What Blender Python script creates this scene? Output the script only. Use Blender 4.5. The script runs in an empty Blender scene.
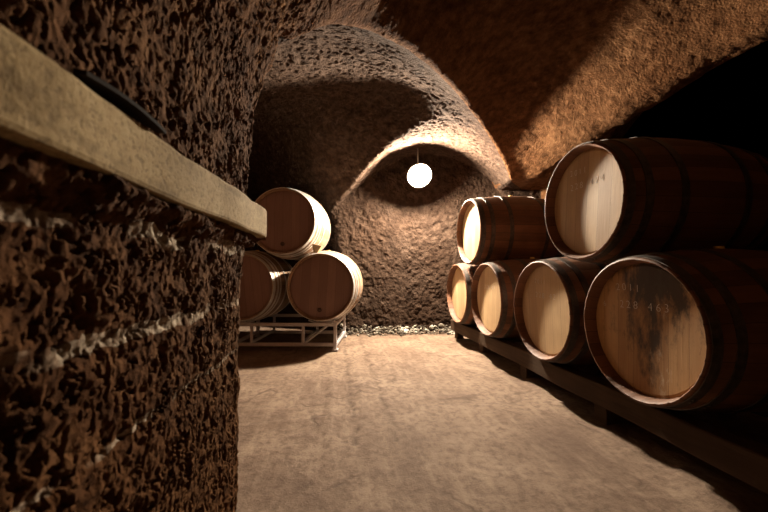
import bpy, bmesh, math, random
import numpy as np
from mathutils import Vector, Matrix

SC = bpy.context.scene
COL = SC.collection
PI = math.pi
RNG = random.Random(7)

# ------------------------------------------------------------------ helpers
def link(o, parent=None):
    COL.objects.link(o)
    if parent is not None:
        o.parent = parent
    return o

def mesh_obj(name, bm, mat, parent=None, smooth=True, loc=(0, 0, 0)):
    me = bpy.data.meshes.new(name)
    bm.normal_update()
    bm.to_mesh(me)
    bm.free()
    if smooth:
        for p in me.polygons:
            p.use_smooth = True
    if mat:
        me.materials.append(mat)
    o = bpy.data.objects.new(name, me)
    o.location = loc
    return link(o, parent)

def share(name, me, parent, loc=(0, 0, 0), rot=(0, 0, 0), mat=None):
    o = bpy.data.objects.new(name, me)
    o.location = loc
    o.rotation_euler = rot
    link(o, parent)
    if mat is not None:
        o.material_slots[0].link = 'OBJECT'
        o.material_slots[0].material = mat
    return o

def tag(o, label, cat, group=None):
    o['label'] = label
    o['category'] = cat
    if group:
        o['group'] = group
    return o

def thing(name, label, cat, loc, rotz=0.0, group=None):
    o = bpy.data.objects.new(name, None)
    o.empty_display_size = 0.1
    o.location = loc
    o.rotation_euler = (0, 0, rotz)
    link(o)
    return tag(o, label, cat, group)

def add_box(bm, c, s, rot=None, bevel=0.0):
    r = bmesh.ops.create_cube(bm, size=1.0)
    vs = r['verts']
    bmesh.ops.scale(bm, vec=s, verts=vs)
    if bevel > 0:
        es = list({e for v in vs for e in v.link_edges})
        rb = bmesh.ops.bevel(bm, geom=es, offset=bevel, segments=2, affect='EDGES', profile=0.5)
        vs = list({v for f in rb['faces'] for v in f.verts} | {v for v in vs if v.is_valid})
    if rot is not None:
        bmesh.ops.rotate(bm, cent=(0, 0, 0), matrix=rot, verts=vs)
    bmesh.ops.translate(bm, vec=c, verts=vs)
    return vs

def add_tube(bm, pts, r, seg=10):
    rings = []
    for i, p in enumerate(pts):
        p = Vector(p)
        a = Vector(pts[max(0, i - 1)]); b = Vector(pts[min(len(pts) - 1, i + 1)])
        d = (b - a).normalized()
        u = d.orthogonal().normalized(); w = d.cross(u)
        rings.append([bm.verts.new(p + (u * math.cos(2 * PI * k / seg) + w * math.sin(2 * PI * k / seg)) * r) for k in range(seg)])
    for i in range(len(rings) - 1):
        for k in range(seg):
            bm.faces.new((rings[i][k], rings[i][(k + 1) % seg], rings[i + 1][(k + 1) % seg], rings[i + 1][k]))
    bm.faces.new(rings[0][::-1]); bm.faces.new(rings[-1])

def add_lathe(bm, prof, seg=96, closed=False, wob=None):
    """revolve (y, r) profile around the local Y axis"""
    rings = []
    for (y, r) in prof:
        if r < 1e-6:
            rings.append([bm.verts.new((0, y, 0))])
            continue
        ring = []
        for k in range(seg):
            a = 2 * PI * k / seg
            rr = r + (wob(a, y) if wob else 0.0)
            ring.append(bm.verts.new((rr * math.sin(a), y, rr * math.cos(a))))
        rings.append(ring)
    n = len(rings)
    for i in range(n if closed else n - 1):
        A = rings[i]; B = rings[(i + 1) % n]
        if len(A) == 1 and len(B) == 1:
            continue
        for k in range(seg):
            k2 = (k + 1) % seg
            if len(A) == 1:
                bm.faces.new((A[0], B[k2], B[k]))
            elif len(B) == 1:
                bm.faces.new((A[k], A[k2], B[0]))
            else:
                bm.faces.new((A[k], A[k2], B[k2], B[k]))
    bmesh.ops.recalc_face_normals(bm, faces=bm.faces)

# ------------------------------------------------------------------ materials
class NT:
    def __init__(self, name):
        self.m = bpy.data.materials.new(name)
        self.m.use_nodes = True
        self.t = self.m.node_tree
        self.t.nodes.clear()
        self.out = self.n('ShaderNodeOutputMaterial')
        self.b = self.n('ShaderNodeBsdfPrincipled')
        self.l(self.b.outputs[0], self.out.inputs[0])
        self.tc = self.n('ShaderNodeTexCoord')
    def n(self, typ, **kw):
        nd = self.t.nodes.new(typ)
        for k, v in kw.items():
            setattr(nd, k, v)
        return nd
    def l(self, a, b):
        self.t.links.new(a, b)
    def val(self, sock, v):
        if hasattr(v, 'is_linked') or isinstance(v, bpy.types.NodeSocket):
            self.l(v, sock)
        else:
            sock.default_value = v
    def mapping(self, scale=(1, 1, 1), rot=(0, 0, 0), src='Object', loc=(0, 0, 0)):
        mp = self.n('ShaderNodeMapping')
        self.l(self.tc.outputs[src], mp.inputs[0])
        mp.inputs['Scale'].default_value = scale
        mp.inputs['Rotation'].default_value = rot
        mp.inputs['Location'].default_value = loc
        return mp.outputs[0]
    def noise(self, vec, scale, detail=4, rough=0.55, dist=0.0):
        nd = self.n('ShaderNodeTexNoise')
        self.l(vec, nd.inputs['Vector'])
        nd.inputs['Scale'].default_value = scale
        nd.inputs['Detail'].default_value = detail
        nd.inputs['Roughness'].default_value = rough
        nd.inputs['Distortion'].default_value = dist
        return nd.outputs[0]
    def voro(self, vec, scale, feat='F1', out=0):
        nd = self.n('ShaderNodeTexVoronoi', feature=feat)
        self.l(vec, nd.inputs['Vector'])
        nd.inputs['Scale'].default_value = scale
        return nd.outputs[out]
    def ramp(self, fac, stops):
        r = self.n('ShaderNodeValToRGB')
        self.l(fac, r.inputs[0])
        e = r.color_ramp.elements
        while len(e) < len(stops):
            e.new(0.5)
        for el, (p, c) in zip(e, stops):
            el.position = p
            el.color = (c, c, c, 1) if not isinstance(c, tuple) else c + (1,)
        return r.outputs[0]
    def math(self, op, a, b=None, c=None):
        nd = self.n('ShaderNodeMath', operation=op)
        for i, v in enumerate((a, b, c)):
            if v is not None:
                self.val(nd.inputs[i], v)
        return nd.outputs[0]
    def mix(self, fac, a, b, mode='MIX'):
        nd = self.n('ShaderNodeMix', data_type='RGBA', blend_type=mode)
        self.val(nd.inputs[0], fac)
        for i, v in ((6, a), (7, b)):
            if isinstance(v, tuple):
                v = v + (1,) if len(v) == 3 else v
            self.val(nd.inputs[i], v)
        return nd.outputs[2]
    def bump(self, h, strength, dist, normal=None):
        nd = self.n('ShaderNodeBump')
        self.l(h, nd.inputs['Height'])
        nd.inputs['Strength'].default_value = strength
        nd.inputs['Distance'].default_value = dist
        if normal is not None:
            self.l(normal, nd.inputs['Normal'])
        return nd.outputs[0]
    def done(self, color=None, rough=None, normal=None, metal=None, spec=None):
        if color is not None:
            if isinstance(color, tuple):
                color = color + (1,)
            self.val(self.b.inputs['Base Color'], color)
        if rough is not None:
            self.val(self.b.inputs['Roughness'], rough)
        if metal is not None:
            self.b.inputs['Metallic'].default_value = metal
        if spec is not None:
            self.b.inputs['Specular IOR Level'].default_value = spec
        if normal is not None:
            self.l(normal, self.b.inputs['Normal'])
        return self.m

def rock_material(name, mortar, k=1.0, grey=0.0):
    t = NT(name)
    v = t.mapping()
    big = t.noise(v, 1.6, 3)
    mid = t.noise(v, 14, 6, 0.65)
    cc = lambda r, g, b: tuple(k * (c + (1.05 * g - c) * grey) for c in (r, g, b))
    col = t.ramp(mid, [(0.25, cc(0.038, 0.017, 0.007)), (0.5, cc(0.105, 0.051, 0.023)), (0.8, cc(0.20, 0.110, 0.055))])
    tint = t.ramp(big, [(0.35, (0.80, 0.72, 0.66)), (0.7, (1.0, 1.0, 1.0))])
    col = t.mix(1.0, col, tint, 'MULTIPLY')
    if mortar:
        sx = t.n('ShaderNodeSeparateXYZ')
        t.l(v, sx.inputs[0])
        wob = t.noise(v, 9, 4)
        z = t.math('ADD', sx.outputs[2], t.math('MULTIPLY', t.math('SUBTRACT', wob, 0.5), 0.055))
        mask = None
        brk = t.noise(v, 7, 3)
        brk = t.ramp(brk, [(0.42, 0.0), (0.56, 0.85)])
        for zc, hw in ((0.884, 0.010), (0.735, 0.011), (0.590, 0.005)):
            d = t.math('ABSOLUTE', t.math('SUBTRACT', z, zc))
            mk = t.math('LESS_THAN', d, hw)
            mask = mk if mask is None else t.math('MAXIMUM', mask, mk)
        mask = t.math('MULTIPLY', mask, brk)
        fl = t.ramp(t.noise(v, 60, 4, 0.7), [(0.38, 0.25), (0.55, 1.0)])
        col = t.mix(t.math('MULTIPLY', mask, fl), col, (0.50, 0.42, 0.32))
    f1 = t.noise(v, 55, 5, 0.7)
    vo = t.voro(v, 70)
    h = t.math('ADD', t.math('MULTIPLY', f1, 0.7), t.math('MULTIPLY', vo, 0.5))
    n = t.bump(h, 0.9, 0.012)
    n = t.bump(t.noise(v, 160, 3, 0.6), 0.5, 0.004, n)
    return t.done(col, 1.0, n, spec=0.05)

M_ROCK = rock_material('tuff_rock', False)
M_BLOCK = rock_material('tuff_blocks', True, 0.85, -0.12)
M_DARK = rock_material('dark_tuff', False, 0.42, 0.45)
M_PALE = rock_material('grey_tuff', False, 0.60, 0.5)

def floor_material():
    t = NT('earth_floor')
    v = t.mapping()
    a = t.noise(v, 2.2, 6, 0.6)
    b = t.noise(v, 26, 6, 0.7)
    c = t.noise(t.mapping(scale=(6, 1.2, 1), rot=(0, 0, 0.25)), 3, 5, 0.6)
    col = t.ramp(a, [(0.3, (0.105, 0.065, 0.043)), (0.5, (0.170, 0.114, 0.078)), (0.72, (0.245, 0.174, 0.124))])
    col = t.mix(t.ramp(b, [(0.34, 0.75), (0.56, 0.0)]), col, (0.075, 0.044, 0.028))
    col = t.mix(t.ramp(c, [(0.5, 0.0), (0.75, 0.35)]), col, (0.32, 0.235, 0.165))
    w = t.n('ShaderNodeTexVoronoi', feature='DISTANCE_TO_EDGE')
    dv = t.n('ShaderNodeVectorMath', operation='ADD')
    nz = t.n('ShaderNodeTexNoise'); t.l(v, nz.inputs['Vector']); nz.inputs['Scale'].default_value = 4.0
    nz.inputs['Detail'].default_value = 6
    sc = t.n('ShaderNodeVectorMath', operation='SCALE'); t.l(nz.outputs['Color'], sc.inputs[0]); sc.inputs['Scale'].default_value = 0.6
    t.l(v, dv.inputs[0]); t.l(sc.outputs[0], dv.inputs[1])
    t.l(dv.outputs[0], w.inputs['Vector']); w.inputs['Scale'].default_value = 1.1
    crack = t.ramp(w.outputs[0], [(0.0, 1.0), (0.035, 0.0)])
    brk = t.ramp(t.noise(v, 3.3, 2), [(0.46, 0.0), (0.6, 0.8)])
    crk = t.math('MULTIPLY', crack, brk)
    sx = t.n('ShaderNodeSeparateXYZ'); t.l(v, sx.inputs[0])
    wv = t.noise(t.mapping(scale=(0, 1, 0)), 5.0, 6, 0.7)
    tr = None
    for xc in (-0.03, 0.17):
        dd = t.math('ABSOLUTE', t.math('ADD', t.math('SUBTRACT', sx.outputs[0], xc + 0.07), t.math('MULTIPLY', wv, -0.14)))
        k = t.ramp(dd, [(0.0, 1.0), (0.03, 0.0)])
        tr = k if tr is None else t.math('MAXIMUM', tr, k)
    tr = t.math('MULTIPLY', tr, t.ramp(t.noise(v, 9, 5, 0.7), [(0.40, 0.0), (0.58, 0.9)]))
    tr = t.math('MULTIPLY', tr, t.math('GREATER_THAN', sx.outputs[1], 1.7))
    crk = t.math('MAXIMUM', crk, tr)
    col = t.mix(crk, col, (0.062, 0.036, 0.022))
    h = t.math('SUBTRACT', t.math('ADD', b, t.math('MULTIPLY', a, 0.8)), t.math('MULTIPLY', crk, 0.5))
    n = t.bump(h, 0.55, 0.012)
    n = t.bump(t.noise(v, 120, 3, 0.7), 0.5, 0.005, n)
    return t.done(col, 0.85, n, spec=0.25)
M_FLOOR = floor_material()

def head_material(name, light, dark, mould=0.0, seed=0.0):
    """oak head boards: boards run along local Z, 9 cm wide, grain along the board"""
    t = NT(name)
    v = t.mapping(loc=(seed * 0.0, 0, 0))
    s = t.n('ShaderNodeSeparateXYZ'); t.l(v, s.inputs[0])
    xb = t.math('DIVIDE', t.math('ADD', s.outputs[0], 0.36 + seed * 0.013), 0.087)
    idx = t.math('FLOOR', xb)
    fr = t.math('SUBTRACT', xb, idx)
    wn = t.n('ShaderNodeTexWhiteNoise', noise_dimensions='1D')
    t.l(t.math('ADD', idx, seed * 7.31), wn.inputs['W'])
    g = t.noise(t.mapping(scale=(38, 38, 2.2), loc=(seed, seed * 2, seed)), 2.0, 6, 0.6, 0.6)
    blo = t.noise(t.mapping(loc=(seed * 3.1, 0, seed)), 5.0, 4)
    f = t.math('ADD', t.math('MULTIPLY', g, 0.6), t.math('MULTIPLY', wn.outputs[0], 0.4))
    col = t.mix(t.ramp(f, [(0.3, 0.0), (0.75, 1.0)]), dark, light)
    col = t.mix(t.ramp(blo, [(0.4, 0.0), (0.75, 0.45)]), col, dark)
    seam = t.math('LESS_THAN', t.math('MINIMUM', fr, t.math('SUBTRACT', 1.0, fr)), 0.016)
    col = t.mix(t.math('MULTIPLY', seam, 0.55), col, tuple(c * 0.35 for c in dark))
    if mould > 0:
        m1 = t.noise(t.mapping(scale=(7, 7, 3.0), loc=(seed, 0, 2.2)), 1.3, 8, 0.72)
        m2 = t.math('ADD', m1, t.math('MULTIPLY', s.outputs[2], 0.34))
        m2 = t.math('SUBTRACT', m2, t.math('MULTIPLY', t.math('ABSOLUTE', t.math('SUBTRACT', s.outputs[0], 0.05)), 0.65))
        m2 = t.math('ADD', m2, 0.09)
        lime = t.noise(t.mapping(scale=(9, 9, 4.0), loc=(seed, 3, 0.2)), 1.3, 8, 0.75)
        lime = t.math('SUBTRACT', lime, t.math('MULTIPLY', t.math('ABSOLUTE', t.math('SUBTRACT', s.outputs[0], 0.08)), 1.2))
        col = t.mix(t.ramp(lime, [(0.50, 0.0), (0.62, 0.7)]), col, (0.62, 0.52, 0.38))
        mk = t.ramp(m2, [(0.50, 0.0), (0.64, mould)])
        col = t.mix(mk, col, (0.028, 0.020, 0.015))
    n = t.bump(t.math('SUBTRACT', g, t.math('MULTIPLY', seam, 1.5)), 0.22, 0.003)
    return t.done(col, 0.62, n, spec=0.35)

def stave_material(name, light, dark):
    """staves run along local Y round the axis"""
    t = NT(name)
    v = t.mapping()
    s = t.n('ShaderNodeSeparateXYZ'); t.l(v, s.inputs[0])
    ang = t.math('ARCTAN2', s.outputs[0], s.outputs[2])
    xb = t.math('MULTIPLY', t.math('ADD', ang, PI), 30 / (2 * PI))
    idx = t.math('FLOOR', xb)
    fr = t.math('SUBTRACT', xb, idx)
    wn = t.n('ShaderNodeTexWhiteNoise', noise_dimensions='1D'); t.l(idx, wn.inputs['W'])
    g = t.noise(t.mapping(scale=(30, 2.0, 30)), 2.0, 6, 0.6, 0.5)
    blo = t.noise(v, 5.5, 5)
    f = t.math('ADD', t.math('MULTIPLY', g, 0.55), t.math('MULTIPLY', wn.outputs[0], 0.45))
    col = t.mix(t.ramp(f, [(0.25, 0.0), (0.8, 1.0)]), dark, light)
    col = t.mix(t.ramp(blo, [(0.45, 0.0), (0.8, 0.6)]), col, tuple(c * 0.6 for c in dark))
    seam = t.math('LESS_THAN', t.math('MINIMUM', fr, t.math('SUBTRACT', 1.0, fr)), 0.02)
    col = t.mix(t.math('MULTIPLY', seam, 0.7), col, tuple(c * 0.25 for c in dark))
    n = t.bump(t.math('SUBTRACT', g, t.math('MULTIPLY', seam, 1.5)), 0.4, 0.003)
    return t.done(col, 0.6, n, spec=0.35)

def metal_material(name, a, b, rough, metal=0.85, scale=30):
    t = NT(name)
    v = t.mapping()
    f = t.noise(v, scale, 6, 0.65)
    col = t.mix(t.ramp(f, [(0.35, 0.0), (0.7, 1.0)]), a, b)
    n = t.bump(f, 0.25, 0.002)
    return t.done(col, t.math('ADD', t.math('MULTIPLY', f, 0.3), rough - 0.15), n, metal=metal)

def wood_material(name, light, dark, axis='y', spec=0.25):
    t = NT(name)
    sc = {'y': (16, 1.0, 16), 'x': (1.0, 16, 16), 'z': (16, 16, 1.0)}[axis]
    g = t.noise(t.mapping(scale=sc), 2.5, 6, 0.62, 0.5)
    bl = t.noise(t.mapping(), 6, 5)
    col = t.mix(t.ramp(g, [(0.3, 0.0), (0.7, 1.0)]), dark, light)
    col = t.mix(t.ramp(bl, [(0.42, 0.0), (0.72, 0.6)]), col, dark)
    n = t.bump(g, 0.5, 0.005)
    return t.done(col, 0.8, n, spec=spec)

M_OAK = [head_material('oak_head_%d' % i, (0.50, 0.345, 0.185), (0.31, 0.19, 0.095), 0.0, 1.7 * i + 0.4) for i in range(5)]
M_OAK_MOULD = head_material('oak_head_mouldy', (0.50, 0.30, 0.135), (0.29, 0.150, 0.062), 0.93, 3.3)
M_RED = [head_material('wine_stained_head_%d' % i, (0.265, 0.160, 0.130), (0.185, 0.108, 0.088), 0.0, 2.3 * i + 1.1) for i in range(3)]
M_STAVE = stave_material('oak_staves', (0.225, 0.100, 0.048), (0.11, 0.048, 0.024))
M_STAVE_L = stave_material('pale_oak_staves', (0.36, 0.235, 0.145), (0.22, 0.135, 0.080))
M_IRON = metal_material('dark_hoop_iron', (0.055, 0.047, 0.042), (0.13, 0.10, 0.08), 0.5, 0.6)
M_GALV = metal_material('galvanised_hoop', (0.62, 0.60, 0.57), (0.78, 0.76, 0.73), 0.38, 0.7)
M_RACK = metal_material('grey_painted_steel', (0.40, 0.37, 0.375), (0.52, 0.49, 0.49), 0.5, 0.25)
M_BEAM = wood_material('weathered_timber', (0.080, 0.050, 0.030), (0.036, 0.022, 0.014), 'y', 0.1)
def ledge_material():
    t = NT('pale_ledge')
    v = t.mapping()
    a = t.noise(t.mapping(scale=(1, 0.55, 1)), 26, 6, 0.65)
    b = t.noise(v, 110, 4, 0.7)
    c = t.noise(t.mapping(scale=(20, 1.0, 20)), 2.0, 5, 0.6)
    col = t.ramp(a, [(0.3, (0.20, 0.135, 0.060)), (0.5, (0.33, 0.235, 0.115)), (0.72, (0.43, 0.325, 0.175))])
    col = t.mix(t.ramp(b, [(0.36, 0.7), (0.5, 0.0)]), col, (0.12, 0.078, 0.036))
    col = t.mix(t.ramp(c, [(0.35, 0.5), (0.5, 0.0)]), col, (0.16, 0.108, 0.052))
    n = t.bump(t.math('ADD', t.math('MULTIPLY', a, 0.5), b), 0.5, 0.003)
    return t.done(col, 0.9, n, spec=0.1)
M_LEDGE = ledge_material()
M_WEDGE = wood_material('pale_wedge_wood', (0.50, 0.34, 0.18), (0.33, 0.21, 0.10))
M_BUNG = NT('yellow_bung').done((0.75, 0.50, 0.12), 0.5)
M_CORK = NT('dark_cork').done((0.06, 0.03, 0.02), 0.8)
M_CHALK = NT('chalk').done((0.62, 0.56, 0.50), 0.95)
M_STRIP = wood_material('shadow_dark_lath', (0.030, 0.022, 0.016), (0.014, 0.010, 0.008), 'y', 0.02)  # near-black also stands in for the strip's shadow on the ledge
M_STONE = None
def stone_material():
    t = NT('pale_rubble')
    v = t.mapping()
    f = t.noise(v, 7, 6, 0.8)
    col = t.ramp(f, [(0.44, (0.035, 0.024, 0.016)), (0.54, (0.10, 0.08, 0.055)), (0.62, (0.50, 0.46, 0.39))])
    return t.done(col, 0.9, t.bump(t.noise(v, 70, 4), 0.6, 0.006))
M_STONE = stone_material()
def lamp_material(name, power):
    t = NT(name)
    e = t.n('ShaderNodeEmission')
    e.inputs[0].default_value = (1.0, 0.85, 0.66, 1)
    e.inputs[1].default_value = power
    t.l(e.outputs[0], t.out.inputs[0])
    return t.m
LAMP = 7600.0
M_LAMP = lamp_material('lit_bulb', LAMP)
M_GLOW = lamp_material('glare_reflector', 60.0)  # emission on the disc stands in for the bulb's wide glare
M_LAMPMETAL = metal_material('lamp_metal', (0.25, 0.24, 0.22), (0.35, 0.33, 0.30), 0.5, 0.5)

# ------------------------------------------------------------------ camera geometry
F = 350.0
CAMZ = 0.83
YAW = math.radians(8.0)          # to the right of +Y
PITCH = math.atan2(13.0, F)
cy, sy = math.cos(YAW), math.sin(YAW)

# ------------------------------------------------------------------ the cave as a union of hollows
AX, AY = -0.276, 1.20            # left foot of the oblique arch
BX, BY = 2.15, 3.98              # right foot
ALEN = math.hypot(BX - AX, BY - AY)
DX, DY = (BX - AX) / ALEN, (BY - AY) / ALEN
NX, NY = -DY, DX                 # into the side chamber
# crown line of the oblique arch: (t, height)
ARCH_T = np.array([-0.05, 0.0, 0.006, 0.018, 0.045, 0.10, 0.19, 0.30, 0.42, 0.55, 0.68, 0.80, 0.90, 0.96, 1.0, 1.03, 1.06])
ARCH_Z = np.array([0.6, 1.22, 1.36, 1.50, 1.68, 1.86, 2.03, 2.15, 2.21, 2.225, 2.20, 2.14, 2.045, 1.945, 1.84, 1.70, 1.2])
# back wall vault line at the back wall: (x, height)
TYM_X = np.array([-0.6, -0.25, -0.10, 0.08, 0.30, 0.62, 0.95, 1.25, 1.60, 1.90, 2.15, 2.35, 2.45, 2.6])
TYM_Z = np.array([0.8, 1.38, 1.56, 1.72, 1.94, 2.19, 2.36, 2.42, 2.38, 2.26, 2.08, 1.82, 1.4, 0.6])
YB = 4.66

def vnoise(p, seed):
    """value noise in [-1,1] at points (N,3)"""
    i = np.floor(p).astype(np.int64)
    f = (p - i).astype(np.float32)
    f = f * f * f * (f * (f * 6 - 15) + 10)
    def h(dx, dy, dz):
        n = (i[:, 0] + dx) * 374761393 + (i[:, 1] + dy) * 668265263 + (i[:, 2] + dz) * 2147483647 + seed * 144665
        n = (n ^ (n >> 13)) * 1274126177
        n = n & 0xffffffff
        n = n ^ (n >> 16)
        return ((n & 0xffff).astype(np.float32) / 32767.5) - 1.0
    c = 0
    for dx in (0, 1):
        wx = f[:, 0] if dx else 1 - f[:, 0]
        for dy in (0, 1):
            wy = f[:, 1] if dy else 1 - f[:, 1]
            for dz in (0, 1):
                wz = f[:, 2] if dz else 1 - f[:, 2]
                c = c + wx * wy * wz * h(dx, dy, dz)
    return c

def smooth(a, b, x):
    u = np.clip((x - a) / (b - a), 0, 1)
    return u * u * (3 - 2 * u)

def build_cave():
    H = 0.03
    x0, x1, y0, y1, z0, z1 = -2.75, 3.10, -1.26, 6.0, -0.12, 3.25
    nx, ny, nz = int((x1 - x0) / H), int((y1 - y0) / H), int((z1 - z0) / H)
    X = (x0 + H * np.arange(nx))[:, None, None].astype(np.float32)
    Y = (y0 + H * np.arange(ny))[None, :, None].astype(np.float32)
    Z = (z0 + H * np.arange(nz))[None, None, :].astype(np.float32)
    S = (X - AX) * NX + (Y - AY) * NY
    T = ((X - AX) * DX + (Y - AY) * DY) / ALEN
    def slope_scale(h, d):
        g = np.gradient(h, d, axis=0)
        return 1 / np.sqrt(1 + g * g)
    # main vault, swept along Y up to the oblique arch
    tx = (X - AX) / (BX - AX)
    dS = np.clip(-S, 0, 2.4)
    ex = 1 + (0.15 * (1 - np.exp(-dS / 0.12)) + 0.15 * np.minimum(dS, 1.6)) * smooth(-0.05, 0.6, X - 0.95)
    txm = np.where(X > 0.95, (0.95 + (X - 0.95) / ex - AX) / (BX - AX), tx)
    hM = np.interp(txm, ARCH_T, ARCH_Z).astype(np.float32)
    sM = 1 / np.sqrt(1 + np.interp(txm, ARCH_T, np.gradient(ARCH_Z, ARCH_T * (BX - AX))).astype(np.float32) ** 2)
    off = (0.07 * (1 - np.exp(-dS / 0.25)) + 0.42 * np.minimum(dS, 1.6)) * smooth(0.06, 0.30, tx)
    off = off * (1 - 0.72 * smooth(0.70, 0.97, txm))
    left = AX + 0.010 + 0.040 * (Y - AY) - 0.016 * np.clip((0.93 - Z) / 0.93, 0, 1)
    left = left + 0.036 * np.clip((Z - 0.892) / 0.03, 0, 1) * (Z < 0.96)
    M = np.maximum(np.maximum((Z - hM) * sM - off, left - X), np.maximum(S, -1.1 - Y) + 0 * Z)
    # side chamber behind the oblique arch
    tL = np.array([-0.06, -0.02, 0.0, 0.006, 0.018, 0.045, 0.10, 0.19, 0.30, 0.42, 0.55, 0.62, 0.67, 0.71, 0.74, 0.765, 0.78])
    zL = np.array([0.0, 0.9, 1.24, 1.37, 1.51, 1.69, 1.87, 2.04, 2.16, 2.215, 2.23, 2.205, 2.13, 1.98, 1.75, 1.40, 0.0])
    hL = np.interp(T, tL, zL).astype(np.float32)
    gl = np.gradient(zL, tL * ALEN); sl = 1 / np.sqrt(1 + np.interp(T, tL, gl).astype(np.float32) ** 2)
    rise = 0.38 * (1 - np.exp(-np.clip(S, 0, 9) / 0.55)) * smooth(-0.02, 0.12, T) * (1 - smooth(0.50, 0.70, T))
    L = np.maximum((Z - hL - rise) * sl, np.maximum(-0.03 - S, np.maximum(S - 4.3, np.maximum(Y - 5.7, -2.5 - X))) + 0 * Z)
    # back bay with the lamp
    yab = AY + (X - AX) * (BY - AY) / (BX - AX)
    w = np.clip((Y - yab) / (YB - yab + 1e-3), 0, 1)
    hT = np.interp(X, TYM_X, TYM_Z).astype(np.float32)
    hA = np.interp(np.clip(tx, -0.05, 1.02), ARCH_T, ARCH_Z).astype(np.float32)
    hA = np.where(tx < 0.1, np.maximum(hA, 1.7), hA)
    hN = (1 - w) * hA + w * hT
    sN = slope_scale(np.broadcast_to(hT, hT.shape), H)
    N = np.maximum((Z - hN) * sN, np.maximum(np.maximum(-0.05 - S, Y + 0.06 * X - YB), np.maximum(X - 2.5, -0.22 - X)) + 0.05 * np.clip(Z - 0.6, -1, 1) * 0)
    # recess for the cask rows along the right
    zr = 1.91 + 0.04 * np.clip(X - 2.15, 0, 1)
    R = np.maximum(np.maximum(Z - zr, X - 2.82), np.maximum(np.maximum(-1.1 - Y, Y - 4.45), 1.2 - X) + 0 * Z)
    R = np.where(X < 1.9, np.maximum(R, Z - 1.2), R)
    Fd = np.minimum(np.minimum(M, L), np.minimum(N, R)).astype(np.float32)
    # surface nets
    neg = Fd < 0
    c = lambda a, i, j, k: a[i:nx - 1 + i, j:ny - 1 + j, k:nz - 1 + k]
    cnt = np.zeros((nx - 1, ny - 1, nz - 1), np.int8)
    for i in (0, 1):
        for j in (0, 1):
            for k in (0, 1):
                cnt += c(neg, i, j, k)
    act = (cnt > 0) & (cnt < 8)
    I, J, K = np.nonzero(act)
    pos = np.zeros((len(I), 3), np.float32); num = np.zeros(len(I), np.float32)
    cor = [(i, j, k) for i in (0, 1) for j in (0, 1) for k in (0, 1)]
    for a in cor:
        for ax in range(3):
            if a[ax]:
                continue
            b = list(a); b[ax] = 1
            fa = Fd[I + a[0], J + a[1], K + a[2]]; fb = Fd[I + b[0], J + b[1], K + b[2]]
            cr = (fa < 0) != (fb < 0)
            u = np.where(cr, fa / (fa - fb + 1e-12), 0)
            p = np.array(a, np.float32)[None, :].repeat(len(I), 0)
            p[:, ax] += u
            pos += p * cr[:, None]; num += cr
    pos = pos / num[:, None] + np.stack([I, J, K], 1)
    V = pos * H + np.array([x0, y0, z0])
    vid = -np.ones(act.shape, np.int64); vid[I, J, K] = np.arange(len(I))
    quads = []
    for ax in range(3):
        o1, o2 = [(1, 2), (2, 0), (0, 1)][ax]
        sh = [slice(1, nx - 1), slice(1, ny - 1), slice(1, nz - 1)]
        sa = list(sh); sb = list(sh)
        sa[ax] = slice(0, [nx, ny, nz][ax] - 1); sb[ax] = slice(1, [nx, ny, nz][ax])
        A = neg[tuple(sa)]; B = neg[tuple(sb)]
        P = np.argwhere(A != B)
        flip = A[tuple(P.T)]
        P = P + np.array([0 if q == ax else 1 for q in range(3)])
        e1 = np.eye(3, dtype=int)[o1]; e2 = np.eye(3, dtype=int)[o2]
        q = [vid[tuple((P - d).T)] for d in (0 * e1, e1, e1 + e2, e2)]
        q = np.stack(q, 1)
        # normal must look into the hollow
        q[flip] = q[flip][:, ::-1]
        quads.append(q)
    Q = np.concatenate(quads)
    Q = Q[(Q >= 0).all(1)]
    # smooth once to take the voxel steps out
    me = bpy.data.meshes.new('cave_raw')
    me.vertices.add(len(V)); me.vertices.foreach_set('co', V.astype(np.float32).ravel())
    me.loops.add(len(Q) * 4); me.loops.foreach_set('vertex_index', Q.astype(np.int32).ravel())
    me.polygons.add(len(Q)); me.polygons.foreach_set('loop_start', np.arange(0, len(Q) * 4, 4, dtype=np.int32))
    me.update(calc_edges=True)
    ob = bpy.data.objects.new('cave_raw', me); COL.objects.link(ob)
    md = ob.modifiers.new('s', 'SUBSURF'); md.levels = 2; md.render_levels = 2
    dg = bpy.context.evaluated_depsgraph_get()
    ev = ob.evaluated_get(dg)
    me2 = bpy.data.meshes.new_from_object(ev)
    bpy.data.objects.remove(ob); bpy.data.meshes.remove(me)
    nv = len(me2.vertices)
    P = np.empty(nv * 3, np.float32); me2.vertices.foreach_get('co', P); P = P.reshape(-1, 3)
    Nn = np.empty(nv * 3, np.float32); me2.vertices.foreach_get('normal', Nn); Nn = Nn.reshape(-1, 3)
    q = np.empty(len(me2.loops), np.int32); me2.loops.foreach_get('vertex_index', q); q = q.reshape(-1, 4)
    bpy.data.meshes.remove(me2)
    # rough tool-dressed tuff
    def displace(P, Nn):
        s = (P[:, 0] - AX) * NX + (P[:, 1] - AY) * NY
        tt = ((P[:, 0] - AX) * DX + (P[:, 1] - AY) * DY) / ALEN
        main = 1 - smooth(0.0, 0.06, s)
        bay = smooth(-0.05, 0.05, s) * smooth(0.45, 0.75, tt)
        bw = smooth(4.3, 4.5, P[:, 1] + 0.06 * P[:, 0]) * (P[:, 1] < 4.8)
        near = (1 - smooth(0.03, 0.10, s)) * (1 - smooth(-0.16, 0.05, P[:, 0]))
        edge = 1 - 0.85 * np.exp(-(s / 0.12) ** 2) * smooth(0.0, 0.12, tt)
        lo = 0.022 * vnoise(P * 1.7, 1) + 0.010 * vnoise(P * 5.0, 2)
        n1 = vnoise(P * 22.0, 3); n2 = vnoise(P * 50.0, 4); n3 = vnoise(P * 105.0, 5)
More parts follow.
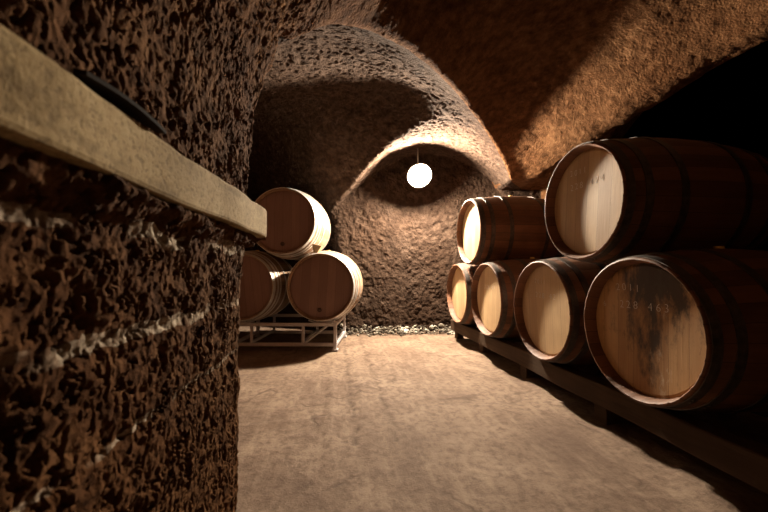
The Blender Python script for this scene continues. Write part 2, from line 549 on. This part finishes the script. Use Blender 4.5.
        pits = smooth(0.05, 0.40, 0.55 * vnoise(P * np.array([105, 105, 80.0]), 6) + 0.45 * vnoise(P * 200.0, 9) + 0.25 * n1)
        pitm = smooth(0.1, 0.5, 0.7 * n2 + 0.4 * n3)
        d = lo * np.where(near > 0.3, 0.3, 1.0)
        d += 0.0025 * n1 + 0.0025 * n2
        d += bw * (0.007 * vnoise(P * 12.0, 8) + 0.008 * n1 + 0.004 * n2)
        d += near * (0.004 * n1 - 0.0085 * pits + 0.002 * n3)
        d += edge * main * (1 - near) * (0.003 * n1 - 0.005 * pitm) * (1 - 0.75 * smooth(0.9, 1.7, P[:, 0]))
        pitb = smooth(0.0, 0.45, 0.6 * vnoise(P * 33.0, 12) + 0.5 * n2)
        d += edge * (1 - main) * (1 - bw) * (-0.003 * pitm - 0.011 * pitb + 0.004 * n1)
        for zc in (0.888, 0.735, 0.590):
            d -= near * 0.004 * np.exp(-((P[:, 2] - zc) / 0.012) ** 2)
        d = d * (0.35 + 0.65 * edge)
        return P + Nn * d[:, None]
    def subdiv(P, Nn, q):
        n = len(P)
        e = np.concatenate([np.stack([q[:, i], q[:, (i + 1) % 4]], 1) for i in range(4)])
        e.sort(1)
        ue, inv = np.unique(e[:, 0].astype(np.int64) * n + e[:, 1], return_inverse=True)
        ea, eb = ue // n, ue % n
        m = n + inv.reshape(4, -1)
        c = n + len(ue) + np.arange(len(q))
        P2 = np.concatenate([P, (P[ea] + P[eb]) / 2, P[q].mean(1)])
        N2 = np.concatenate([Nn, (Nn[ea] + Nn[eb]) / 2, Nn[q].mean(1)])
        N2 /= np.linalg.norm(N2, axis=1)[:, None] + 1e-9
        q2 = np.concatenate([np.stack([q[:, i], m[i], c, m[(i + 3) % 4]], 1) for i in range(4)])
        return P2, N2, q2
    # split into the walls and the ceiling
    fc = P[q].mean(1)
    fn = Nn[q].mean(1)
    ax, ay, az = fn[:, 0], fn[:, 1], fn[:, 2]
    cls = np.full(len(q), 4)
    wall = (az > -0.55)
    hor = np.abs(ax) > np.abs(ay)
    cls[wall & hor & (ax > 0)] = 0
    cls[wall & hor & (ax <= 0)] = 1
    cls[wall & ~hor & (ay <= 0)] = 2
    cls[wall & ~hor & (ay > 0)] = 3
    nearf = (fc[:, 0] < 0.0) & (fc[:, 1] < 1.30) & (fc[:, 2] < 1.45)
    cls[nearf] = 0
    names = ['wall_left', 'wall_right', 'wall_back', 'wall_front', 'ceiling']
    def pick(mask):
        u, inv = np.unique(q[mask], return_inverse=True)
        return P[u], Nn[u], inv.reshape(-1, 4)
    for k, nm in enumerate(names):
        if k == 0:
            fine = (cls == 0) & nearf & (fc[:, 1] > 0.12)
            parts = [pick((cls == 0) & ~fine), subdiv(*subdiv(*pick(fine)))]
        elif k == 4:
            fine = (cls == 4) & (fc[:, 1] > 0.2) & (fc[:, 1] < 2.0) & (fc[:, 0] < 0.6) & (fc[:, 0] > -0.4)
            parts = [pick((cls == 4) & ~fine), subdiv(*pick(fine))]
        else:
            parts = [pick(cls == k)]
        vs = []; qs = []; off = 0
        for (p, nn, qq) in parts:
            vs.append(displace(p, nn)); qs.append(qq + off); off += len(p)
        VV = np.concatenate(vs); inv = np.concatenate(qs)
        m = bpy.data.meshes.new(nm)
        m.vertices.add(len(VV)); m.vertices.foreach_set('co', VV.astype(np.float32).ravel())
        m.loops.add(len(inv) * 4); m.loops.foreach_set('vertex_index', inv.astype(np.int32).ravel())
        m.polygons.add(len(inv)); m.polygons.foreach_set('loop_start', np.arange(0, len(inv) * 4, 4, dtype=np.int32))
        m.polygons.foreach_set('use_smooth', np.ones(len(inv), bool))
        m.update(calc_edges=True)
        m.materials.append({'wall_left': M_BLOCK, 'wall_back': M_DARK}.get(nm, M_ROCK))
        if k == 4:
            m.materials.append(M_PALE)
            ctr = VV[inv].mean(1)
            ss = (ctr[:, 0] - AX) * NX + (ctr[:, 1] - AY) * NY
            m.polygons.foreach_set('material_index', (ss > 0.02).astype(np.int32))
        o = bpy.data.objects.new(nm, m); COL.objects.link(o)
        o['kind'] = 'structure'
build_cave()

def build_floor():
    x0, x1, y0, y1, h = -2.75, 2.95, -1.2, 5.8, 0.025
    nx, ny = int((x1 - x0) / h) + 1, int((y1 - y0) / h) + 1
    gx, gy = np.meshgrid(x0 + h * np.arange(nx), y0 + h * np.arange(ny), indexing='ij')
    P = np.stack([gx.ravel(), gy.ravel(), np.zeros(nx * ny)], 1)
    z = 0.006 * vnoise(P * 1.5, 21) + 0.003 * vnoise(P * 6, 22) + 0.002 * vnoise(P * 18, 23)
    # two worn ridges of a filled trench running away from the camera
    for xc, a in ((-0.02, 0.011), (0.17, 0.009)):
        xr = xc + 0.03 * vnoise(P * np.array([0, 3.0, 0]) + 5, 24) + 0.012 * vnoise(P * np.array([0, 14.0, 0]) + 9, 25)
        z = z + a * np.exp(-((P[:, 0] - xr) / 0.022) ** 2) * smooth(1.3, 1.9, P[:, 1]) * (1 - smooth(3.2, 3.6, P[:, 1]))
    yr = 2.02 + 0.04 * vnoise(P * np.array([4.0, 0, 0]), 26)
    z = z + 0.006 * np.exp(-((P[:, 1] - yr) / 0.02) ** 2) * (P[:, 0] < 0.25) * (P[:, 0] > -0.6)
    # loose dirt kicked against the cask stand
    z = z + 0.018 * smooth(0.0, 0.6, vnoise(P * 8, 27) + 0.2) * smooth(1.28, 1.42, P[:, 0]) * (1 - smooth(1.5, 1.7, P[:, 0]))
    P[:, 2] = z - 0.010
    idx = np.arange(nx * ny).reshape(nx, ny)
    q = np.stack([idx[:-1, :-1].ravel(), idx[1:, :-1].ravel(), idx[1:, 1:].ravel(), idx[:-1, 1:].ravel()], 1)
    m = bpy.data.meshes.new('floor')
    m.vertices.add(len(P)); m.vertices.foreach_set('co', P.astype(np.float32).ravel())
    m.loops.add(len(q) * 4); m.loops.foreach_set('vertex_index', q.astype(np.int32).ravel())
    m.polygons.add(len(q)); m.polygons.foreach_set('loop_start', np.arange(0, len(q) * 4, 4, dtype=np.int32))
    m.polygons.foreach_set('use_smooth', np.ones(len(q), bool))
    m.update(calc_edges=True)
    m.materials.append(M_FLOOR)
    o = bpy.data.objects.new('floor', m); COL.objects.link(o); o['kind'] = 'structure'
build_floor()

# ------------------------------------------------------------------ casks
def barrel_radius(u, rh, rb):
    return rh + (rb - rh) * (1 - (2 * u - 1) ** 2)

class CaskMeshes:
    def __init__(self, rh, rb, L, hoops, stave_mat, hoop_mat, th=0.024, dep=0.052):
        self.rh, self.rb, self.L = rh, rb, L
        nst = 30
        r2 = random.Random(3)
        off = [r2.uniform(-0.0012, 0.0012) for _ in range(nst)]
        eoff = [r2.uniform(-0.002, 0.002) for _ in range(nst)]
        def wob(a, y):
            k = (a + PI) / (2 * PI) * nst
            f = k - math.floor(k)
            groove = 0.0018 if min(f, 1 - f) < 0.09 else 0.0
            return off[int(math.floor(k)) % nst] - groove
        bm = bmesh.new()
        prof = []
        # inside of the front chime, the rim, the outside, the rear rim
        prof += [(dep + 0.006, rh - th - 0.001), (dep * 0.5, rh - th * 0.80), (0.004, rh - th * 0.45), (0.0, rh - th * 0.30), (0.001, rh - 0.004), (0.004, rh)]
        for i in range(1, 28):
            u = i / 28
            prof.append((u * L, barrel_radius(u, rh, rb)))
        prof += [(L - 0.004, rh), (L - 0.001, rh - 0.004), (L, rh - th * 0.30), (L - 0.004, rh - th * 0.45), (L - dep * 0.5, rh - th * 0.8), (L - dep - 0.006, rh - th - 0.001)]
        add_lathe(bm, prof, 180, wob=wob)
        self.body = self.fin('body', bm, stave_mat)
        self.hoops = []
        for (u0, u1) in hoops:
            bm = bmesh.new()
            p = []
            n = 4
            for i in range(n + 1):
                u = u0 + (u1 - u0) * i / n
                p.append((u * L, barrel_radius(u, rh, rb) + 0.0042))
            for i in range(n, -1, -1):
                u = u0 + (u1 - u0) * i / n
                p.append((u * L, barrel_radius(u, rh, rb) + 0.0005))
            add_lathe(bm, p, 120, closed=True)
            # rivet heads where the band laps
            um = (u0 + u1) / 2
            for sa in (-0.03, 0.03):
                a = 2.2 + u0 + sa
                r = barrel_radius(um, rh, rb) + 0.005
                s = bmesh.ops.create_uvsphere(bm, u_segments=8, v_segments=6, radius=0.006)
                bmesh.ops.translate(bm, vec=(r * math.sin(a), um * L, r * math.cos(a)), verts=s['verts'])
            self.hoops.append(self.fin('hoop', bm, hoop_mat))
        bm = bmesh.new()
        add_lathe(bm, [(-0.0, 0.0), (0.0, (rh - th) * 0.5), (0.0, (rh - th) * 0.90), (0.0, (rh - th) * 0.945), (0.0, (rh - th) * 0.95), (0.006, rh - th + 0.001), (0.02, rh - th + 0.001), (0.02, 0.0)], 96)
        self.head = self.fin('head', bm, M_OAK[0])
        bm = bmesh.new()
        add_lathe(bm, [(-0.024, 0.0), (-0.024, 0.019), (-0.020, 0.023), (0.012, 0.019), (0.012, 0)], 20)
        bmesh.ops.rotate(bm, cent=(0, 0, 0), matrix=Matrix.Rotation(PI / 2, 3, 'X'), verts=bm.verts)
        self.bung = self.fin('bung', bm, M_BUNG)
        bm = bmesh.new()
        add_lathe(bm, [(-0.012, 0.0), (-0.012, 0.014), (-0.008, 0.020), (0.0, 0.022), (0.008, 0.020), (0.008, 0)], 20)
        self.cork = self.fin('head_cork', bm, M_CORK)
        self.dep = dep
    @staticmethod
    def fin(name, bm, mat):
        me = bpy.data.meshes.new(name)
        bm.normal_update(); bm.to_mesh(me); bm.free()
        for p in me.polygons:
            p.use_smooth = True
        me.set_sharp_from_angle(angle=math.radians(14 if name == 'head' else 40))
        me.materials.append(mat)
        return me

HOOPS = [(0.012, 0.052), (0.105, 0.145), (0.29, 0.33), (0.67, 0.71), (0.855, 0.895), (0.948, 0.988)]
CM_R = CaskMeshes(0.320, 0.365, 0.93, HOOPS, M_STAVE, M_IRON)
HOOPS_L = [(0.004, 0.055), (0.10, 0.135), (0.165, 0.195), (0.31, 0.345), (0.655, 0.69), (0.805, 0.835), (0.865, 0.90), (0.945, 0.996)]
CM_L = CaskMeshes(0.334, 0.386, 0.93, HOOPS_L, M_STAVE_L, M_GALV, 0.016, 0.04)

def chalk(lines, parent, roll):
    for (st, x, z, size) in lines:
        cx = x
        for ch in st:
            if ch == ' ':
                cx += size * 0.38
                continue
            cu = bpy.data.curves.new('c', 'FONT'); cu.body = ch; cu.size = size
            cu.offset = -0.0012 * size / 0.05
            cu.extrude = 0.0004
            ob = bpy.data.objects.new('c', cu); COL.objects.link(ob)
            dg = bpy.context.evaluated_depsgraph_get()
            me = bpy.data.meshes.new_from_object(ob.evaluated_get(dg))
            bpy.data.objects.remove(ob)
            me.name = 'chalk_digit'
            for v in me.vertices:
                c = v.co.copy()
                v.co = (c.x, -c.z - 0.0006, c.y)
            me.materials.append(M_CHALK)
            o = bpy.data.objects.new('chalk_digit', me)
            p = Matrix.Rotation(-roll, 3, 'Y') @ Vector((cx, 0, z + RNG.uniform(-0.003, 0.003)))
            o.location = p
            o.rotation_euler = (0, -roll + RNG.uniform(-0.08, 0.08), 0)
            link(o, parent)
            cx += size * 0.74

def cask(cm, label, loc, rotz, group, head_mat, roll=0.0, cork=False, bung=True, lines=None, roll_x=0.0):
    r = thing('wine_barrel', label, 'barrel', loc, rotz, group)
    c = (0, 0, cm.rb)
    share('body', cm.body, r, c, (0, roll_x, 0))
    for h in cm.hoops:
        share('hoop', h, r, c, (0, roll_x * 1.7, 0))
    hd = share('head', cm.head, r, (0, cm.dep, cm.rb), (0, roll, 0), head_mat)
    share('head', cm.head, r, (0, cm.L - cm.dep, cm.rb), (0, roll, PI), head_mat)
    if bung:
        b = share('bung', cm.bung, r, (0, cm.L * 0.5, cm.rb * 2 + 0.0))
        b['label'] = 'pale yellow bung'
    if cork:
        k = share('head_cork', cm.cork, hd, (0, -0.004, -cm.rh * 0.70))
    if lines:
        chalk(lines, hd, roll)
    return r

ZAX = 0.561
GB = 'oak wine barrels stacked along the right wall'
R90 = -PI / 2
XF = 1.312
zb = ZAX - CM_R.rb
zt = 1.204 - CM_R.rb
cask(CM_R, 'large oak barrel nearest on the timber stand, mouldy head with dark blotches', (XF + 0.02, 1.415, zb), R90, GB, M_OAK_MOULD, 0.03, roll_x=0.1,
     lines=[('2011', -0.15, 0.165, 0.05), ('228  463', -0.13, 0.085, 0.052), ('6', -0.235, 0.075, 0.04)])
cask(CM_R, 'clean-headed oak barrel on the timber stand, second from the camera', (XF + 0.014, 2.15, zb), R90, GB, M_OAK[0], -0.05, roll_x=0.7,
     lines=[('2011', -0.12, 0.17, 0.045), ('228  42', -0.11, 0.075, 0.052)])
cask(CM_R, 'oak barrel on the timber stand, third from the camera, under the upper far barrel', (XF + 0.014, 2.985, zb), R90, GB, M_OAK[1], 0.08, roll_x=1.3,
     lines=[('228  41', -0.11, 0.09, 0.05)])
cask(CM_R, 'smallest-looking oak barrel at the far end of the timber stand, next to the lamp wall', (XF + 0.01, 3.722, zb), R90, GB, M_OAK[2], -0.1, roll_x=2.2)
cask(CM_R, 'near upper oak barrel resting on two barrels, chalk 228 424 on its head', (XF + 0.038, 1.7825, zt), R90, GB, M_OAK[3], 0.10, roll_x=0.4,
     lines=[('2011', -0.13, 0.175, 0.05), ('228  424', -0.13, 0.09, 0.054)])
cask(CM_R, 'far upper oak barrel with brightly lit head and reddish side, yellow bung on top', (XF + 0.005, 3.353, zt), R90, GB, M_OAK[4], 0.02, roll_x=1.9)

# left stack on the steel rack
RZ = math.radians(-9)
lx = Vector((math.cos(RZ), math.sin(RZ), 0)); ly = Vector((-math.sin(RZ), math.cos(RZ), 0))
P_LR = Vector((-0.145, 3.58, 0))
ZL = 0.648
SP = 0.815
P_LL = P_LR - lx * SP
P_UP = P_LR - lx * 0.395
GL = 'wine barrels stacked on the steel rack'
cask(CM_L, 'reddish-brown headed barrel on the right half of the steel rack', (P_LR.x, P_LR.y, ZL - CM_L.rb), RZ, GL, M_RED[0], 0.05, cork=True)
cask(CM_L, 'dark barrel half hidden behind the stone wall corner on the left of the steel rack', (P_LL.x, P_LL.y, ZL - CM_L.rb), RZ, GL, M_RED[1], -0.12, bung=True, roll_x=0.5)
dzu = math.sqrt((2 * CM_L.rb + 0.008) ** 2 - 0.395 ** 2)
cask(CM_L, 'upper barrel lying across the two barrels of the steel rack', (P_UP.x, P_UP.y, ZL + dzu - CM_L.rb), RZ, GL, M_RED[2], 0.0, cork=True, roll_x=1.1)

# wedge between the upper and the lower right barrel
mid = Vector((P_UP.x, P_UP.y, 0)) + lx * (SP * 0.40) + ly * 0.10
def chock(t, label):
    base = P_UP + ly * t
    bm = bmesh.new()
    # triangular wedge pushed into the gap beside the contact line
    ang = math.atan2(dzu, SP / 2)
    w = 0.085
    pts = [(-0.046, 0.034), (0.052, 0.058), (0.046, -0.034), (0.010, -0.042)]
    fr = [bm.verts.new((x, 0, z)) for x, z in pts]
    bk = [bm.verts.new((x, w, z)) for x, z in pts]
    bm.faces.new(fr); bm.faces.new(bk[::-1])
    for i in range(4):
        bm.faces.new((fr[i], bk[i], bk[(i + 1) % 4], fr[(i + 1) % 4]))
    bmesh.ops.recalc_face_normals(bm, faces=bm.faces)
    bmesh.ops.bevel(bm, geom=list(bm.edges), offset=0.003, segments=1, affect='EDGES')
    c = P_UP + lx * (0.1875 + 0.135) + ly * t
    o = mesh_obj('wooden_chock', bm, M_WEDGE, None, smooth=False, loc=(c.x, c.y, ZL + dzu / 2 + 0.055))
    o.rotation_euler = (0, math.radians(28), RZ)
    tag(o, label, 'wedge')
chock(0.06, 'small wooden wedge between upper and lower right barrels of the rack')

# ------------------------------------------------------------------ steel rack
def steel_rack():
    o = P_LR - lx * (SP / 2 - 0.02) + ly * 0.06
    r = thing('barrel_rack', 'grey tubular steel rack on the floor holding three barrels', 'rack', (o.x, o.y, 0), RZ)
    hw = 0.53; d0, d1 = 0.02, 0.72
    top, low, s = 0.262, 0.06, 0.034
    def bar(name, a, b, sz=s, mat=M_RACK):
        a = Vector(a); b = Vector(b)
        bm = bmesh.new()
        L = (b - a).length
        q = (b - a).to_track_quat('Y', 'Z').to_matrix()
        add_box(bm, (0, 0, 0), (sz, L, sz), bevel=0.004)
        bmesh.ops.rotate(bm, cent=(0, 0, 0), matrix=q, verts=bm.verts)
        bmesh.ops.translate(bm, vec=(a + b) / 2, verts=bm.verts)
        return mesh_obj(name, bm, mat, r, smooth=False)
    for y in (d0, d1):
        bar('top_rail', (-hw, y, top), (hw, y, top))
        bar('bottom_rail', (-hw, y, low), (hw, y, low))
        for x in (-hw, hw):
            p = bar('post', (x, y, 0.012), (x, y, top + 0.03))
            bm = bmesh.new(); add_box(bm, (x, y, 0.008), (0.06, 0.06, 0.016), bevel=0.003)
            mesh_obj('foot', bm, M_RACK, p, smooth=False)
        for x in (-hw + 0.20, hw - 0.33):
            bar('upright', (x, y, low), (x, y, top), 0.028)
    for x in (-hw, hw):
        bar('side_rail', (x, d0, top), (x, d1, top))
        bar('side_rail', (x, d0, low), (x, d1, low))
    for x in (-hw + 0.20, hw - 0.33):
        bar('cross_bar', (x, d0, low + 0.02), (x, d1, low + 0.02), 0.028)
    bar('brace', (hw - 0.33, d0, low), (hw - 0.05, d1, top), 0.022)
    # curved saddles under each barrel
    for cx in (-SP / 2 - 0.02, SP / 2 - 0.02):
        for y in (d0, d1):
            u = (y + 0.06) / CM_L.L
            rr = barrel_radius(u, CM_L.rh, CM_L.rb) + 0.010
            bm = bmesh.new()
            pts = []
            for k in range(-9, 10):
                a = k * math.radians(2.4)
                pts.append((cx + rr * math.sin(a), y, ZL - rr * math.cos(a) - 0.008))
            add_tube(bm, pts, 0.008, 8)
            mesh_obj('saddle', bm, M_RACK, r)
steel_rack()

# ------------------------------------------------------------------ timber stand on the right
def timber_stand():
    r = thing('barrel_stand', 'dark timber beam stand on short posts under the right barrels', 'stand', (1.4, 2.4, 0), 0)
    zt_ = ZAX - barrel_radius(0.10, CM_R.rh, CM_R.rb) - 0.006
    ya, yb = 0.50, 4.14
    for x in (1.45, 2.145):
        bm = bmesh.new()
        add_box(bm, (x - 1.4, (ya + yb) / 2 - 2.4, zt_ - 0.06), (0.10, yb - ya, 0.12), bevel=0.008)
        bmesh.ops.subdivide_edges(bm, edges=[e for e in bm.edges if e.calc_length() > 2], cuts=40, use_grid_fill=True)
        for v in bm.verts:
            v.co.x += 0.004 * math.sin(v.co.y * 5.1) ; v.co.z += 0.003 * math.sin(v.co.y * 7.3 + 1) - 0.003
        mesh_obj('beam', bm, M_BEAM, r, smooth=False)
        for y in (0.66, 1.76, 2.55, 3.34, 4.06):
            bm = bmesh.new()
            add_box(bm, (x - 1.4 + 0.03, y - 2.4, (zt_ - 0.12) / 2 - 0.004), (0.08, 0.09, zt_ - 0.12 + 0.006), bevel=0.004)
            mesh_obj('post', bm, M_BEAM, r, smooth=False)
    for y in (0.66, 1.76, 2.55, 3.34, 4.06):
        bm = bmesh.new()
        add_box(bm, (0.375, y - 2.4 + 0.0, zt_ - 0.09), (0.64, 0.07, 0.06), bevel=0.004)
        mesh_obj('cross_beam', bm, M_BEAM, r, smooth=False)
timber_stand()

# ------------------------------------------------------------------ ledge on the near wall
def ledge():
    y1, y0 = 1.215, -1.08
    bm = bmesh.new()
    L = y1 - y0
    add_box(bm, (0.035, 0, 0), (0.12, L, 0.094), bevel=0.007)
    bmesh.ops.subdivide_edges(bm, edges=[e for e in bm.edges if e.calc_length() > 1.5], cuts=90, use_grid_fill=True)
    for v in bm.verts:
        y = v.co.y
        if v.co.z < 0:
            v.co.z += 0.0125 * (L / 2 - y)
        v.co.x += 0.0025 * math.sin(y * 9) + 0.0018 * math.sin(y * 23 + 1)
        v.co.z += 0.002 * math.sin(y * 6 + 2) + 0.0015 * math.sin(y * 19)
        if v.co.z > 0.03 and v.co.x > 0.08:
            v.co.z += 0.004 * min(0, math.sin(y * 31) + 0.35)
    o = mesh_obj('ledge', bm, M_LEDGE, None, smooth=False)
    a = -0.040
    o.rotation_euler = (0, 0, a)
    # front lower corner at (-0.2245, 1.2)
    o.location = (-0.2245 - 0.095 - 0.04 * (y1 - (y0 + y1) / 2), (y0 + y1) / 2, 0.979)
    tag(o, 'pale worn square-edged ledge running along the rough near left wall', 'ledge')
ledge()

# lath lying along the ledge, near-black to take in its shadow too
def lath():
    bm = bmesh.new()
    n = 24
    prev = None
    for i in range(n + 1):
        u = i / n
        y = 0.385 + 0.155 * u
        x = -0.2245 + 0.040 * (y - 1.2) - 0.002
        z = 1.0265 + 0.006 * math.sin(PI * u)
        hw = 0.003 + 0.016 * math.sin(PI * min(1, u * 1.02))
        ring = [bm.verts.new((x - hw, y, z)), bm.verts.new((x + 0.010, y, z - 0.001)), bm.verts.new((x + 0.010, y, z + 0.004)), bm.verts.new((x - hw, y, z + 0.006))]
        if prev:
            for k in range(4):
                bm.faces.new((prev[k], prev[(k + 1) % 4], ring[(k + 1) % 4], ring[k]))
        else:
            bm.faces.new(ring[::-1])
        prev = ring
    bm.faces.new(prev)
    bmesh.ops.recalc_face_normals(bm, faces=bm.faces)
    o = mesh_obj('wooden_lath', bm, M_STRIP, None, smooth=False)
    tag(o, 'thin strip of wood lying on the pale ledge edge, coloured dark to include its shadow', 'strip')
lath()

# ------------------------------------------------------------------ lamp
def lamp():
    P = Vector((1.012, 4.10, 1.958))
    r = thing('hanging_lamp', 'glowing round white lamp hanging under the vault before the back wall', 'lamp', P, 0)
    tilt = Matrix.Rotation(math.radians(36), 3, 'X')
    bm = bmesh.new()
    add_lathe(bm, [(-0.012, 0.0), (-0.006, 0.08), (-0.003, 0.143), (0.004, 0.143), (0.004, 0.0)], 40)
    bmesh.ops.rotate(bm, cent=(0, 0, 0), matrix=tilt, verts=bm.verts)
    mesh_obj('glow_reflector', bm, M_GLOW, r)  # disc glows by itself to widen the bulb's bright spot
    bm = bmesh.new()
    n = 14
    prof = [(-0.100 + 0.060 - 0.060 * math.cos(k * PI / n), 0.060 * math.sin(k * PI / n)) for k in range(n + 1)]
    prof[0] = (prof[0][0], 0.0); prof[-1] = (prof[-1][0], 0.0)
    add_lathe(bm, prof, 28)
    bmesh.ops.rotate(bm, cent=(0, 0, 0), matrix=tilt, verts=bm.verts)
    mesh_obj('bulb', bm, M_LAMP, r)
    bm = bmesh.new()
    add_lathe(bm, [(-0.004, 0.142), (-0.004, 0.154), (0.012, 0.156), (0.05, 0.132), (0.075, 0.075), (0.080, 0.0)], 40)
    bmesh.ops.rotate(bm, cent=(0, 0, 0), matrix=tilt, verts=bm.verts)
    mesh_obj('housing', bm, M_LAMPMETAL, r)
    bm = bmesh.new()
    add_tube(bm, [(0, 0.055, 0.06), (0.0, 0.085, 0.14), (0.0, 0.09, 0.25), (0.0, 0.09, 0.50)], 0.008, 10)
    mesh_obj('rod', bm, M_LAMPMETAL, r)
lamp()

# ------------------------------------------------------------------ loose rubble along the back wall
def rubble():
    bm = bmesh.new()
    rr = random.Random(11)
    for i in range(520):
        x = rr.uniform(0.02, 1.95)
        back = YB - 0.06 * x
        d = 0.02 + abs(rr.gauss(0, 0.085))
        s = rr.uniform(0.008, 0.022) * (1.9 if rr.random() < 0.10 else 1)
        y = back - 0.02 - d
        z = max(0.0, (0.10 - d * 0.45)) * rr.random() + s * 0.25
        r = bmesh.ops.create_icosphere(bm, subdivisions=1, radius=s)
        m = Matrix.Rotation(rr.uniform(0, 6.28), 3, Vector((rr.random(), rr.random(), rr.random() + 0.1)).normalized())
        sc = Vector((rr.uniform(0.7, 1.4), rr.uniform(0.7, 1.3), rr.uniform(0.5, 0.9)))
        for v in r['verts']:
            q = v.co * rr.uniform(0.75, 1.15)
            q = m @ q
            v.co = Vector((q.x * sc.x + x, q.y * sc.y + y, q.z * sc.z + z))
    o = mesh_obj('loose_rubble', bm, M_STONE, None, smooth=False)
    tag(o, 'pale crumbled rubble lying along the foot of the back wall', 'rubble')
    o['kind'] = 'stuff'
rubble()

# ------------------------------------------------------------------ world, camera, view
w = bpy.data.worlds.new('world')
SC.world = w
w.use_nodes = True
w.node_tree.nodes['Background'].inputs[0].default_value = (0, 0, 0, 1)
w.node_tree.nodes['Background'].inputs[1].default_value = 0.0

cam = bpy.data.cameras.new('camera')
cam.sensor_width = 36.0
cam.lens = 36.0 * F / 768.0
cam.clip_start = 0.02
cam.dof.use_dof = True
cam.dof.focus_distance = 2.8
cam.dof.aperture_fstop = 4.8
co = bpy.data.objects.new('camera', cam)
COL.objects.link(co)
co.location = (0, 0, CAMZ)
co.rotation_euler = (PI / 2 + PITCH, 0, -YAW)
SC.camera = co
SC.view_settings.view_transform = 'Standard'
SC.view_settings.look = 'None'
SC.view_settings.gamma = 1.0
SC.view_settings.exposure = 0.0
